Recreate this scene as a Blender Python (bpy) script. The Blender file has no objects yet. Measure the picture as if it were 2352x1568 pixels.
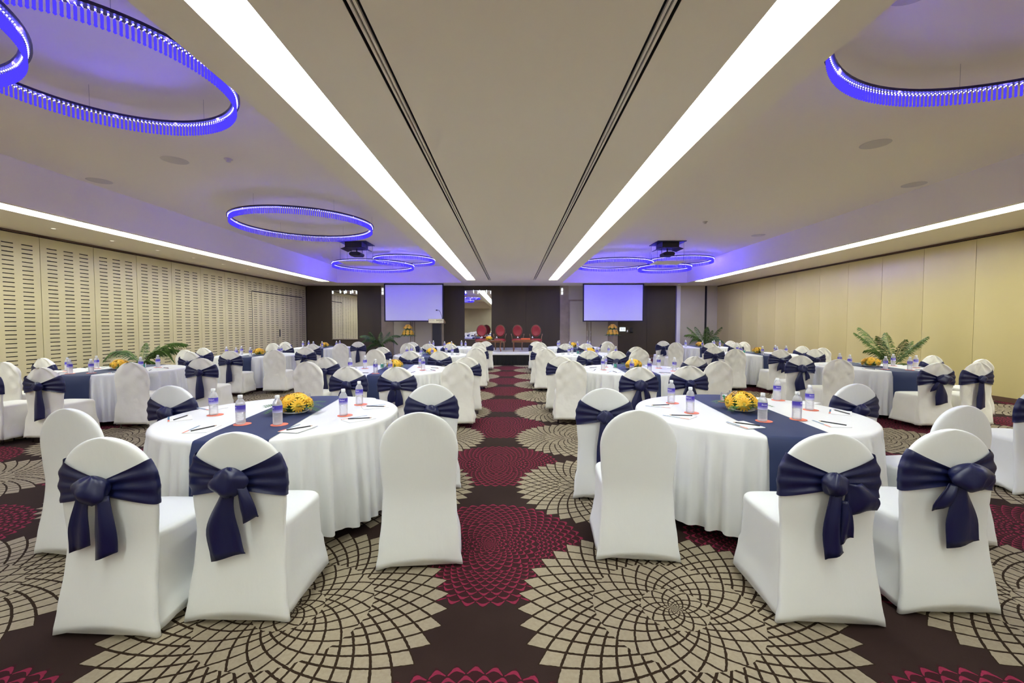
import bpy, bmesh, math, random
from mathutils import Vector, Matrix, Euler
random.seed(7)
PI = math.pi
R_ = math.radians
SC = bpy.context.scene
COL = SC.collection

# ------------------------------------------------------------------ camera
CAM_H = 1.48
cd = bpy.data.cameras.new('camera'); cam = bpy.data.objects.new('camera', cd); COL.objects.link(cam)
cd.sensor_width = 36.0; cd.lens = 36.0 * 1000.0 / 2352.0
cd.clip_start = 0.05; cd.clip_end = 100
PITCH = math.atan(38 / 1000.0)
cam.location = (0, 0, CAM_H); cam.rotation_euler = (PI / 2 - PITCH, 0, 0)
SC.camera = cam

# ------------------------------------------------------------------ world, exposure
w = bpy.data.worlds.new('world'); SC.world = w; w.use_nodes = True
w.node_tree.nodes['Background'].inputs[0].default_value = (0.5, 0.5, 0.55, 1)
w.node_tree.nodes['Background'].inputs[1].default_value = 0.02
SC.view_settings.view_transform = 'Standard'; SC.view_settings.look = 'None'
SC.view_settings.gamma = 1; SC.view_settings.exposure = 0.56
SC.view_settings.use_curve_mapping = False
SC.cycles.max_bounces = 5; SC.cycles.diffuse_bounces = 4; SC.cycles.glossy_bounces = 3; SC.cycles.transparent_max_bounces = 10
SC.cycles.adaptive_threshold = 0.2; SC.cycles.use_light_tree = False
STRIP_COL = (0.94, 1.0, 0.95); STRIP_BIG = 10.5; STRIP_SIDE = 14.5
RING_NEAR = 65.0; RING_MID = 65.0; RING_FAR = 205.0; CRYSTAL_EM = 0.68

# ------------------------------------------------------------------ materials
MATS = {}
def mat(name, col, rough=0.6, metal=0.0, **kw):
    m = bpy.data.materials.new(name); m.use_nodes = True
    b = m.node_tree.nodes['Principled BSDF']
    b.inputs['Base Color'].default_value = (*col, 1)
    b.inputs['Roughness'].default_value = rough; b.inputs['Metallic'].default_value = metal
    for k, v in kw.items():
        b.inputs[k].default_value = v
    MATS[name] = m
    return m
def bump(m, scale, strength, dist=0.01, detail=3, stretch=None, kind='noise'):
    nt = m.node_tree; b = nt.nodes['Principled BSDF']
    tc = nt.nodes.new('ShaderNodeTexCoord'); mp = nt.nodes.new('ShaderNodeMapping')
    if stretch: mp.inputs['Scale'].default_value = stretch
    nt.links.new(tc.outputs['Object'], mp.inputs[0])
    n = nt.nodes.new('ShaderNodeTexNoise'); n.inputs['Scale'].default_value = scale; n.inputs['Detail'].default_value = detail
    nt.links.new(mp.outputs[0], n.inputs['Vector'])
    bp = nt.nodes.new('ShaderNodeBump'); bp.inputs['Strength'].default_value = strength; bp.inputs['Distance'].default_value = dist
    nt.links.new(n.outputs['Fac'], bp.inputs['Height']); nt.links.new(bp.outputs[0], b.inputs['Normal'])
    return n
def vary(m, scale, c0, c1, lo=0.35, hi=0.65, stretch=None):
    nt = m.node_tree; b = nt.nodes['Principled BSDF']
    tc = nt.nodes.new('ShaderNodeTexCoord'); mp = nt.nodes.new('ShaderNodeMapping')
    if stretch: mp.inputs['Scale'].default_value = stretch
    nt.links.new(tc.outputs['Object'], mp.inputs[0])
    n = nt.nodes.new('ShaderNodeTexNoise'); n.inputs['Scale'].default_value = scale; n.inputs['Detail'].default_value = 4
    nt.links.new(mp.outputs[0], n.inputs['Vector'])
    cr = nt.nodes.new('ShaderNodeValToRGB')
    cr.color_ramp.elements[0].position = lo; cr.color_ramp.elements[0].color = (*c0, 1)
    cr.color_ramp.elements[1].position = hi; cr.color_ramp.elements[1].color = (*c1, 1)
    nt.links.new(n.outputs['Fac'], cr.inputs[0]); nt.links.new(cr.outputs[0], b.inputs['Base Color'])
def emis(name, col, strength, sampling=None):
    m = bpy.data.materials.new(name); m.use_nodes = True; nt = m.node_tree
    nt.nodes.remove(nt.nodes['Principled BSDF'])
    e = nt.nodes.new('ShaderNodeEmission'); e.inputs[0].default_value = (*col, 1); e.inputs[1].default_value = strength
    nt.links.new(e.outputs[0], nt.nodes['Material Output'].inputs[0])
    if sampling: m.cycles.emission_sampling = sampling
    MATS[name] = m
    return m

mat('ceiling_paint', (0.90, 0.83, 0.66), 0.75)
mat('coffer_paint', (0.60, 0.57, 0.51), 0.7)
emis('strip_light', STRIP_COL, STRIP_BIG); emis('strip_light_side', STRIP_COL, STRIP_SIDE)
mat('slot_dark', (0.012, 0.009, 0.007), 0.8)
mat('slot_brown', (0.05, 0.035, 0.012), 0.8); mat('fin_white', (0.86, 0.80, 0.66), 0.6)
mat('panel_left', (0.55, 0.48, 0.26), 0.42); vary(MATS['panel_left'], 1.5, (0.53, 0.465, 0.25), (0.58, 0.51, 0.285))
mat('panel_right', (0.56, 0.48, 0.27), 0.30); vary(MATS['panel_right'], 0.7, (0.55, 0.455, 0.19), (0.61, 0.51, 0.23), stretch=(1, 1, .35))
mat('wall_beige', (0.48, 0.43, 0.31), 0.5); vary(MATS['wall_beige'], 1.0, (0.46, 0.41, 0.29), (0.5, 0.45, 0.33))
mat('wall_dark', (0.04, 0.027, 0.017), 0.55); vary(MATS['wall_dark'], 1.2, (0.042, 0.027, 0.009), (0.056, 0.037, 0.014), stretch=(1, 1, .2))
mat('stone', (0.30, 0.24, 0.16), 0.5); vary(MATS['stone'], 3, (0.26, 0.21, 0.14), (0.34, 0.27, 0.18))
mat('white_trim', (0.7, 0.68, 0.64), 0.5)
mat('brown_wood', (0.11, 0.06, 0.03), 0.4)
mat('mirror', (0.86, 0.87, 0.86), 0.01, 1.0)
mat('door_paint', (0.52, 0.47, 0.34), 0.45)
mat('chrome', (0.6, 0.6, 0.6), 0.2, 1.0)
mat('fabric_white', (0.79, 0.805, 0.79), 0.62); MATS['fabric_white'].node_tree.nodes['Principled BSDF'].inputs['Sheen Weight'].default_value = 0.15
bump(MATS['fabric_white'], 26, 0.10, 0.01, 4, (1, 1, .45))
mat('fabric_loose', (0.83, 0.81, 0.72), 0.7); bump(MATS['fabric_loose'], 9, 0.28, 0.02, 2, (1, 1, .8))
mat('cloth_satin', (0.76, 0.765, 0.75), 0.36); MATS['cloth_satin'].node_tree.nodes['Principled BSDF'].inputs['Sheen Weight'].default_value = 0.1
bump(MATS['cloth_satin'], 40, 0.05, 0.01, 4)
mat('navy_satin', (0.0065, 0.0095, 0.060), 0.38); bump(MATS['navy_satin'], 18, 0.25, 0.01, 3, (1, 1, .5))
mat('navy_runner', (0.010, 0.022, 0.085), 0.6); bump(MATS['navy_runner'], 200, 0.1, 0.003)
mat('bottle_cap', (0.85, 0.86, 0.86), 0.35)
mat('label_white', (0.9, 0.9, 0.95), 0.4)
mat('coaster', (0.80, 0.20, 0.115), 0.6)
mat('paper', (0.86, 0.86, 0.84), 0.5)
mat('stripe_blue', (0.01, 0.12, 0.24), 0.5); mat('stripe_orange', (0.75, 0.14, 0.06), 0.5)
mat('pencil_black', (0.012, 0.011, 0.012), 0.35); mat('pencil_wood', (0.55, 0.36, 0.18), 0.6)
mat('petal', (0.90, 0.50, 0.02), 0.55); vary(MATS['petal'], 9, (0.92, 0.47, 0.018), (0.95, 0.66, 0.06))
mat('flower_centre', (0.60, 0.42, 0.06), 0.7)
mat('leaf_green', (0.035, 0.12, 0.018), 0.5); vary(MATS['leaf_green'], 12, (0.02, 0.075, 0.012), (0.06, 0.17, 0.03))
mat('palm_green', (0.055, 0.13, 0.018), 0.5); vary(MATS['palm_green'], 5, (0.03, 0.075, 0.012), (0.10, 0.18, 0.03))
mat('dish_white', (0.75, 0.75, 0.73), 0.3)
mat('mint_white', (0.8, 0.85, 0.82), 0.25); mat('mint_green', (0.03, 0.42, 0.12), 0.25); mat('mint_teal', (0.02, 0.36, 0.28), 0.22)
mat('black_cloth', (0.006, 0.006, 0.007), 0.85)
mat('stage_top', (0.75, 0.74, 0.72), 0.4)
mat('red_leather', (0.30, 0.022, 0.030), 0.4)
mat('stage_wood', (0.20, 0.07, 0.022), 0.35)
mat('gilt', (0.20, 0.10, 0.05), 0.4)
mat('screen_white', (0.80, 0.80, 0.82), 0.55)
mat('black_metal', (0.010, 0.009, 0.014), 0.5)
mat('sign_board', (0.88, 0.82, 0.48), 0.4); mat('sign_text', (0.16, 0.13, 0.03), 0.5); mat('sign_text_pale', (0.50, 0.47, 0.24), 0.5)
mat('pot_dark', (0.09, 0.05, 0.03), 0.5); mat('pot_white', (0.6, 0.58, 0.52), 0.4)
mat('ring_metal', (0.05, 0.045, 0.07), 0.35, 0.6)
mat('switch_white', (0.75, 0.75, 0.74), 0.4)
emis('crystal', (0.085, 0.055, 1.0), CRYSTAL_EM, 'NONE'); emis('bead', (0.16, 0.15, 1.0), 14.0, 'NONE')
emis('downlight', (1.0, 0.9, 0.7), 1.2, 'NONE'); emis('sign_lit', (0.72, 0.88, 1.0), 1.6, 'NONE')
emis('droplet', (0.85, 0.92, 1.0), 1.2, 'NONE')
mat('sign_blue', (0.03, 0.10, 0.22), 0.5)
mat('speaker_grille', (0.66, 0.61, 0.50), 0.8)

def glassy(name, tint, alpha_gloss, milk):
    """clear plastic or thin glass: see-through, a fresnel sheen and a little milkiness"""
    m = bpy.data.materials.new(name); m.use_nodes = True; nt = m.node_tree
    b = nt.nodes['Principled BSDF']; b.inputs['Base Color'].default_value = (*milk[0], 1); b.inputs['Roughness'].default_value = 0.08
    t = nt.nodes.new('ShaderNodeBsdfTransparent'); t.inputs[0].default_value = (*tint, 1)
    lw = nt.nodes.new('ShaderNodeLayerWeight'); lw.inputs[0].default_value = alpha_gloss
    ad = nt.nodes.new('ShaderNodeMath'); ad.operation = 'ADD'; ad.use_clamp = True; ad.inputs[1].default_value = milk[1]
    nt.links.new(lw.outputs['Fresnel'], ad.inputs[0])
    mx = nt.nodes.new('ShaderNodeMixShader')
    nt.links.new(ad.outputs[0], mx.inputs[0]); nt.links.new(t.outputs[0], mx.inputs[1]); nt.links.new(b.outputs[0], mx.inputs[2])
    nt.links.new(mx.outputs[0], nt.nodes['Material Output'].inputs[0]); MATS[name] = m
glassy('clear_plastic', (0.99, 0.99, 1.0), 0.3, ((0.95, 0.95, 0.98), 0.30))
glassy('clear_glass', (0.985, 0.99, 0.99), 0.08, ((0.8, 0.82, 0.84), 0.035))

# bottle label: violet-blue fading to white downwards (print on the wrapper)
def label_mat():
    m = mat('bottle_label', (0.1, 0.08, 0.5), 0.35); nt = m.node_tree; b = nt.nodes['Principled BSDF']
    tc = nt.nodes.new('ShaderNodeTexCoord'); sp = nt.nodes.new('ShaderNodeSeparateXYZ'); nt.links.new(tc.outputs['Object'], sp.inputs[0])
    mr = nt.nodes.new('ShaderNodeMapRange'); mr.inputs[1].default_value = 0.088; mr.inputs[2].default_value = 0.137
    nt.links.new(sp.outputs['Z'], mr.inputs[0])
    cr = nt.nodes.new('ShaderNodeValToRGB'); e = cr.color_ramp.elements
    e[0].position = 0; e[0].color = (0.62, 0.6, 0.8, 1); e[1].position = 1; e[1].color = (0.05, 0.03, 0.42, 1)
    x = e.new(0.5); x.color = (0.10, 0.07, 0.50, 1)
    nt.links.new(mr.outputs[0], cr.inputs[0]); nt.links.new(cr.outputs[0], b.inputs['Base Color'])
label_mat()

# carpet: woven medallions of petals, cream and pink, on dark brown
def carpet():
    m = mat('carpet', (0.04, 0.025, 0.02), 0.95); nt = m.node_tree; b = nt.nodes['Principled BSDF']
    b.inputs['Specular IOR Level'].default_value = 0.1
    geo = nt.nodes.new('ShaderNodeNewGeometry')
    nz = nt.nodes.new('ShaderNodeTexNoise'); nz.inputs['Scale'].default_value = 55; nz.inputs['Detail'].default_value = 2
    nt.links.new(geo.outputs['Position'], nz.inputs['Vector'])
    def M(op, a, bb=0.0, c=None, clamp=False):
        n = nt.nodes.new('ShaderNodeMath'); n.operation = op; n.use_clamp = clamp
        for i, v in enumerate((a, bb) if c is None else (a, bb, c)):
            if isinstance(v, (int, float)): n.inputs[i].default_value = v
            else: nt.links.new(v, n.inputs[i])
        return n.outputs[0]
    sp = nt.nodes.new('ShaderNodeSeparateXYZ'); nt.links.new(geo.outputs['Position'], sp.inputs[0])
    spn = nt.nodes.new('ShaderNodeSeparateColor'); nt.links.new(nz.outputs['Color'], spn.inputs[0])
    X = M('MULTIPLY_ADD', M('SUBTRACT', spn.outputs[0], 0.5), 0.007, sp.outputs[0])
    Y = M('MULTIPLY_ADD', M('SUBTRACT', spn.outputs[1], 0.5), 0.007, sp.outputs[1])
    LX, LY = 2.01, 1.71
    def lattice(x0, y0, N, a, R, noise):
        ux = M('DIVIDE', M('SUBTRACT', X, x0), LX); uy = M('DIVIDE', M('SUBTRACT', Y, y0), LY)
        dx = M('MULTIPLY', M('SUBTRACT', ux, M('FLOOR', M('ADD', ux, 0.5))), LX)
        dy = M('MULTIPLY', M('SUBTRACT', uy, M('FLOOR', M('ADD', uy, 0.5))), LY)
        r = M('MAXIMUM', M('SQRT', M('ADD', M('MULTIPLY', dx, dx), M('MULTIPLY', dy, dy))), 0.001)
        th = M('MULTIPLY', M('ARCTAN2', dy, dx), N / (2 * PI))
        lr = M('MULTIPLY', M('LOGARITHM', M('DIVIDE', r, R), math.e), a * N / (2 * PI))
        U = M('ADD', th, lr); V = M('SUBTRACT', th, lr)
        fu, fv = M('FLOOR', U), M('FLOOR', V)
        p, q = M('SUBTRACT', U, fu), M('SUBTRACT', V, fv)
        inside = M('LESS_THAN', M('SUBTRACT', fu, fv), -0.5)
        return r, p, q, inside
    def sel(f, a_, b_): return M('ADD', M('MULTIPLY', f, a_), M('MULTIPLY', M('SUBTRACT', 1.0, f), b_))
    def creamcells(N, a_, w_):
        r, p, q, ins = lattice(0.85, 2.22, N, a_, 0.83, 0)
        edge = M('MINIMUM', M('MINIMUM', p, M('SUBTRACT', 1.0, p)), M('MINIMUM', q, M('SUBTRACT', 1.0, q)))
        lw = M('MINIMUM', M('DIVIDE', w_*N/36.0, r), 0.15)
        return r, ins, M('GREATER_THAN', edge, lw)
    r, ins, co = creamcells(40, 0.78, 0.045)
    _, _, ci_ = creamcells(22, 0.85, 0.040)
    _, _, cc_ = creamcells(11, 0.9, 0.036)
    cells = sel(M('GREATER_THAN', r, 0.42), co, sel(M('GREATER_THAN', r, 0.17), ci_, cc_))
    cream = M('MULTIPLY', ins, cells)
    def pinkcells(N, a_):
        r2, p2, q2, in2 = lattice(-0.155, 2.89, N, a_, 0.67, 0)
        e2 = M('MINIMUM', M('SUBTRACT', 1.0, p2), q2)
        e3 = M('MULTIPLY', M('SUBTRACT', 1.0, p2), q2)
        return r2, in2, M('MULTIPLY', M('MULTIPLY', M('LESS_THAN', e3, 0.15), M('GREATER_THAN', e3, 0.025)), M('GREATER_THAN', e2, 0.07))
    r2, in2, po = pinkcells(48, 0.85)
    _, _, pi_ = pinkcells(26, 0.85)
    _, _, pc_ = pinkcells(13, 0.9)
    pink = M('MULTIPLY', in2, sel(M('GREATER_THAN', r2, 0.34), po, sel(M('GREATER_THAN', r2, 0.14), pi_, pc_)))
    n2 = nt.nodes.new('ShaderNodeTexNoise'); n2.inputs['Scale'].default_value = 2.2; nt.links.new(geo.outputs['Position'], n2.inputs['Vector'])
    def mix(f, a, bcol):
        x = nt.nodes.new('ShaderNodeMix'); x.data_type = 'RGBA'
        for s, v in ((0, f), (6, a), (7, bcol)):
            if isinstance(v, tuple): x.inputs[s].default_value = (*v, 1)
            elif isinstance(v, (int, float)): x.inputs[s].default_value = v
            else: nt.links.new(v, x.inputs[s])
        return x.outputs[2]
    base = mix(n2.outputs['Fac'], (0.022, 0.012, 0.010), (0.038, 0.022, 0.018))
    fill = mix(in2, base, (0.036, 0.011, 0.012))
    c1 = mix(M('MULTIPLY', pink, M('MULTIPLY_ADD', spn.outputs[2], 0.6, 0.6), clamp=True), fill, (0.24, 0.022, 0.055))
    insd = mix(ins, c1, (0.026, 0.015, 0.008))
    crm = mix(spn.outputs[2], (0.25, 0.205, 0.14), (0.36, 0.305, 0.215))
    out = mix(cream, insd, crm)
    nt.links.new(out, b.inputs['Base Color'])
    bp = nt.nodes.new('ShaderNodeBump'); bp.inputs['Strength'].default_value = 0.3; bp.inputs['Distance'].default_value = 0.006
    n3 = nt.nodes.new('ShaderNodeTexNoise'); n3.inputs['Scale'].default_value = 350; nt.links.new(geo.outputs['Position'], n3.inputs['Vector'])
    nt.links.new(n3.outputs['Fac'], bp.inputs['Height']); nt.links.new(bp.outputs[0], b.inputs['Normal'])
carpet()

# ------------------------------------------------------------------ mesh helpers
class MB:
    def __init__(s): s.v = []; s.f = []; s.m = []
    def add(s, vs, fs, mi=0):
        o = len(s.v); s.v += [tuple(v) for v in vs]; s.f += [tuple(i + o for i in f) for f in fs]; s.m += [mi] * len(fs)
    def box(s, x0, x1, y0, y1, z0, z1, mi=0):
        s.add([(x0,y0,z0),(x1,y0,z0),(x1,y1,z0),(x0,y1,z0),(x0,y0,z1),(x1,y0,z1),(x1,y1,z1),(x0,y1,z1)],
              [(0,3,2,1),(4,5,6,7),(0,1,5,4),(1,2,6,5),(2,3,7,6),(3,0,4,7)], mi)
    def rings(s, rings, cap0=True, cap1=True, closed=True, mi=0):
        n = len(rings[0]); vs = [p for r in rings for p in r]; fs = []
        for i in range(len(rings) - 1):
            for j in range(n if closed else n - 1):
                k = (j + 1) % n
                fs.append((i*n+j, i*n+k, (i+1)*n+k, (i+1)*n+j))
        if cap0: fs.append(tuple(reversed(range(n))))
        if cap1: fs.append(tuple((len(rings)-1)*n + j for j in range(n)))
        s.add(vs, fs, mi)
    def lathe(s, prof, n=20, c=(0,0), cap0=True, cap1=True, mi=0):
        s.rings([[(c[0]+r*math.cos(2*PI*j/n), c[1]+r*math.sin(2*PI*j/n), z) for j in range(n)] for r, z in prof], cap0, cap1, True, mi)
    def tube(s, pts, r, n=8, mi=0):
        pts = [Vector(p) for p in pts]; rr = r if isinstance(r, (list, tuple)) else [r]*len(pts); rings = []
        up = None
        for i, p in enumerate(pts):
            d = (pts[min(i+1, len(pts)-1)] - pts[max(i-1, 0)]).normalized()
            if up is None: up = Vector((0,0,1)) if abs(d.z) < .9 else Vector((1,0,0))
            a = d.cross(up).normalized(); up = a.cross(d).normalized()
            rings.append([tuple(p + rr[i]*(a*math.cos(2*PI*j/n) + up*math.sin(2*PI*j/n))) for j in range(n)])
        s.rings(rings, mi=mi)
    def mesh(s, name, mats, smooth=False):
        me = bpy.data.meshes.new(name); me.from_pydata(s.v, [], s.f)
        for m in (mats if isinstance(mats, (list, tuple)) else [mats]): me.materials.append(MATS[m])
        if any(s.m): me.polygons.foreach_set('material_index', s.m)
        bm = bmesh.new(); bm.from_mesh(me); bmesh.ops.recalc_face_normals(bm, faces=bm.faces); bm.to_mesh(me); bm.free()
        if smooth: me.polygons.foreach_set('use_smooth', [True]*len(me.polygons))
        me.update(); return me

def link(name, me, parent=None, loc=(0,0,0), rot=(0,0,0), scale=None):
    o = bpy.data.objects.new(name, me); COL.objects.link(o); o.location = loc; o.rotation_euler = rot
    if scale: o.scale = scale
    if parent: o.parent = parent
    return o
def tag(o, label, cat, group=None, kind=None):
    o['label'] = label; o['category'] = cat
    if group: o['group'] = group
    if kind: o['kind'] = kind
    return o
def thing(name, label, cat, loc=(0,0,0), rz=0, group=None):
    return tag(link(name, None, None, loc, (0,0,rz)), label, cat, group)
def structure(name, me, parent=None, loc=(0,0,0)):
    o = link(name, me, parent, loc)
    if not parent: o['kind'] = 'structure'
    return o
def boxmesh(name, m, *boxes):
    b = MB()
    for x in boxes: b.box(*x)
    return b.mesh(name, m)
def smoothstep(t): t = max(0, min(1, t)); return t*t*(3-2*t)
def lerp(a, b, t): return a + (b-a)*t
def interp(tab, z):
    for (z0, v0), (z1, v1) in zip(tab, tab[1:]):
        if z <= z1: return lerp(v0, v1, smoothstep((z-z0)/(z1-z0)) if z1 > z0 else 0)
    return tab[-1][1]
cp, sn = math.cos(PITCH), math.sin(PITCH)
def at_depth(px, py, Y):
    """a spot in the room at depth Y, from where the photograph shows it"""
    x = (px-1176)/1000; y = -(py-784)/1000
    d = (x, cp + y*sn, -sn + y*cp); t = Y/d[1]
    return d[0]*t, CAM_H + d[2]*t
def at_height(px, py, z):
    x = (px-1176)/1000; y = -(py-784)/1000
    d = (x, cp + y*sn, -sn + y*cp); t = (z-CAM_H)/d[2]
    return d[0]*t, d[1]*t

# ------------------------------------------------------------------ the room
XW, YB, YF, ZS, ZC = 9.5, 20.2, -8.0, 3.29, 3.99
structure('floor', boxmesh('floor', 'carpet', (-XW-.2, XW+.2, YF-.2, YB+.2, -.1, 0)))
ceil = MB()
YE = 17.67                       # far end of the light troughs
for s in (-1, 1):
    def xb(a, b, y0, y1, z0, z1): ceil.box(min(s*a, s*b), max(s*a, s*b), y0, y1, z0, z1)
    xb(1.83, 2.15, YF, 18.76, ZS, 4.0)       # lip of the coffer
    xb(.948, 1.48, YF, YE, ZS, 3.45)
    xb(0, .852, YF, YE, ZS, 3.45)
    xb(.852, .948, YF, YE, 3.40, 3.45)       # back of the diffuser slot
    xb(1.48, 1.83, YF, YE, 3.40, 3.45)       # back of the light trough
    xb(0, 1.83, YE, 18.76, ZS, 3.45)
    xb(7.5, 7.6, YF, 18.76, ZS, 4.0)
    xb(7.98, XW+.2, YF, 18.76, ZS, 3.45)
    xb(7.6, 7.98, YF, 18.2, 3.40, 3.45)
    xb(7.6, 7.98, 18.2, 18.76, ZS, 3.45)
    xb(2.15, 7.5, YF, -6.5, ZS, 4.0)
ceil.box(-XW-.2, XW+.2, 18.76, YB+.2, ZS, 4.0)
ceil.box(-XW-.2, XW+.2, YF-.2, YB+.2, ZC, 4.05)
structure('ceiling', ceil.mesh('ceiling', 'ceiling_paint'))

# left wall: dark backing and slotted panels
wl = structure('wall_left', boxmesh('wall_left', 'slot_dark', (-XW-.2, -XW-.05, YF-.2, YB+.2, 0, 3.6)))
def slotted_panel(W, z0, z1, cols=3):
    b = MB(); x0, x1 = -XW-.05, -XW
    sl, pitch, rows, rp, sh = .195, .335, 36, .083, .017
    ys = [(W/2 + (c-(cols-1)/2)*pitch) for c in range(cols)]
    edges = [0.006]
    for y in ys: edges += [y-sl/2, y+sl/2]
    edges.append(W-.006)
    def fq(y0, y1, a, c): b.add([(x1,y0,a),(x1,y1,a),(x1,y1,c),(x1,y0,c)], [(0,1,2,3)])
    for i in range(0, len(edges), 2): fq(edges[i], edges[i+1], z0, z1)
    for y in ys:
        zz = z0
        for r in range(rows):
            za = .12 + r*rp
            if za < z0 or za + sh > z1: continue
            fq(y-sl/2, y+sl/2, zz, za); zb = za+sh; zz = zb
            a, c = y-sl/2, y+sl/2; xm = x1-.03
            b.add([(x1,a,za),(x1,c,za),(x1,c,zb),(x1,a,zb),(xm,a,za),(xm,c,za),(xm,c,zb),(xm,a,zb)],
                  [(0,1,5,4),(1,2,6,5),(2,3,7,6),(3,0,4,7)], 1)
        fq(y-sl/2, y+sl/2, zz, z1)
    for y in (.006, W-.006): b.add([(x0,y,z0),(x1,y,z0),(x1,y,z1),(x0,y,z1)], [(0,1,2,3)])
    for z in (z0, z1): b.add([(x0,.006,z),(x1,.006,z),(x1,W-.006,z),(x0,W-.006,z)], [(0,1,2,3)])
    return b.mesh('slotted_panel', ['panel_left', 'slot_brown'])
PW = 1.13
pm = slotted_panel(PW, .02, 3.235)
y = 8.82 - 15*PW
k = 0
while y < YB - .1:
    o = link('panel', pm, wl, (0, y, 0))
    if y + PW > YB: o.scale = (1, (YB-y)/PW, 1)
    y += PW
structure('trim_1', boxmesh('trim_1', 'brown_wood', (-XW-.02, -XW+.012, YF, YB, 3.25, 3.285)))
# the double leaf set flush in the slotted wall
dl = link('door_1', boxmesh('door_1', 'slot_dark', (-XW-.004, -XW+.004, 15.95, 19.75, 2.70, 2.735), (-XW-.004, -XW+.004, 15.94, 15.96, .02, 2.735), (-XW-.004, -XW+.004, 19.74, 19.76, .02, 2.735)))
dl['kind'] = 'structure'
link('door_handle', boxmesh('door_handle', 'black_metal', (-XW, -XW+.03, 17.78, 17.81, 1.0, 1.3)), dl)

# right wall: operable partition leaves
wr = structure('wall_right', boxmesh('wall_right', 'slot_dark', (XW+.05, XW+.2, YF-.2, YB+.2, 0, 3.6)))
rp = boxmesh('partition_leaf', 'panel_right', (XW, XW+.05, .004, PW-.004, .09, 3.235))
y = 8.97 - 15*PW
while y < YB - .1:
    o = link('panel', rp, wr, (0, y, 0))
    if y + PW > YB: o.scale = (1, (YB-y)/PW, 1)
    y += PW
structure('trim_2', boxmesh('trim_2', 'brown_wood', (XW-.012, XW+.02, YF, YB, 3.25, 3.285)))
structure('baseboard_right', boxmesh('baseboard_right', 'brown_wood', (XW-.015, XW+.02, YF, YB, 0, .09)))
structure('wall_rear', boxmesh('wall_rear', 'wall_beige', (-XW-.2, XW+.2, YF-.25, YF, 0, 4.0)))

# back wall in sections
def bx(px): return at_depth(px, 700, YB)[0]
wb = structure('wall_back', boxmesh('wall_back', 'slot_dark', (-XW-.2, XW+.2, YB+.06, YB+.25, 0, 3.6)))
def section(p0, p1, m, z0=0, z1=3.29, d=0):
    return link('panel', boxmesh('wall_section', m, (bx(p0)+.004, bx(p1)-.004, YB-d, YB+.06, z0, z1)), wb)
for a, b_ in ((704, 762), (762, 822), (822, 875)): section(a, b_, 'wall_dark')
section(875, 900, 'stone'); section(994, 1019, 'stone'); section(900, 994, 'wall_beige', 2.65)
for a, b_ in ((1019, 1067), (1067, 1129), (1129, 1208), (1208, 1286)): section(a, b_, 'wall_dark')
section(1286, 1306, 'stone'); section(1400, 1420, 'stone'); section(1306, 1400, 'wall_beige', 2.65)
for a, b_ in ((1420, 1486), (1486, 1552)): section(a, b_, 'wall_dark')
section(1552, 1561, 'white_trim', d=.12)
section(1561, 1619, 'wall_beige'); section(1624, 1648, 'wall_beige')
for i, (p0, p1) in enumerate(((900, 994), (1306, 1400))):
    d = link('door_%d' % (i+2), boxmesh('door_frame', 'stone', (bx(p0), bx(p0)+.06, YB-.02, YB+.06, 0, 2.65), (bx(p1)-.06, bx(p1), YB-.02, YB+.06, 0, 2.65), (bx(p0), bx(p1), YB-.02, YB+.06, 2.59, 2.65)))
    d['kind'] = 'structure'
    mid = (bx(p0)+bx(p1))/2
    for x0, x1, hx in ((bx(p0)+.065, mid-.01, mid-.09), (mid+.01, bx(p1)-.065, mid+.07)):
        lf = link('door_leaf', boxmesh('door_leaf', 'door_paint', (x0, x1, YB+.01, YB+.05, .01, 2.585)), d)
        link('handle', boxmesh('handle', 'chrome', (hx, hx+.02, YB-.03, YB+.01, .95, 1.2)), lf)
    link('astragal', boxmesh('astragal', 'stone', (mid-.12, mid-.06, YB-.012, YB+.01, .01, 2.585), (mid+.06, mid+.12, YB-.012, YB+.01, .01, 2.585)), d)
structure('baseboard_back', boxmesh('baseboard_back', 'brown_wood', (-XW, XW, YB-.015, YB-.001, 0, .1)))

# ------------------------------------------------------------------ ceiling lights and diffusers
def strip(x0, x1, y1, m, label):
    t = thing('ceiling_light_strip', label, 'ceiling light', ((x0+x1)/2, (YF+y1)/2, 3.36), group='recessed light troughs')
    hx, hy = (x1-x0)/2 - .002, (y1-YF)/2 - .002
    link('diffuser', boxmesh('diffuser', m, (-hx, hx, -hy, hy, 0, .015)), t)
    link('housing', boxmesh('housing', 'fin_white', (-hx, hx, -hy, hy, .016, .038)), t)
strip(-1.83, -1.48, YE, 'strip_light', 'wide glowing ceiling light trough between aisle and slotted-wall coffer')
strip(1.48, 1.83, YE, 'strip_light', 'wide glowing ceiling light trough between aisle and beige-wall coffer')
strip(-7.98, -7.6, 18.2, 'strip_light_side', 'narrow-looking glowing light trough along the slotted wall')
strip(7.6, 7.98, 18.2, 'strip_light_side', 'narrow-looking glowing light trough along the beige wall')
for s, side in ((-1, 'slotted-wall'), (1, 'beige-wall')):
    t = thing('linear_diffuser', 'black triple-slot air diffuser in ceiling, %s side' % side, 'air vent', (s*.90, (YF+YE)/2, ZS), group='ceiling air diffusers')
    h = (YE-YF)/2 - .005
    link('backing', boxmesh('backing', 'slot_dark', (-.0475, .0475, -h, h, .06, .1)), t)
    fm = boxmesh('slat', 'fin_white', (-.0085, .0085, -h, h, -.001, .02))
    for x in (-.0155, .0155): link('slat', fm, t, (x, 0, 0))
    sm = boxmesh('side', 'slot_dark', (-.001, .001, -h, h, .004, .06))
    for x in (-.0465, .0465): link('side', sm, t, (x, 0, 0))
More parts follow.
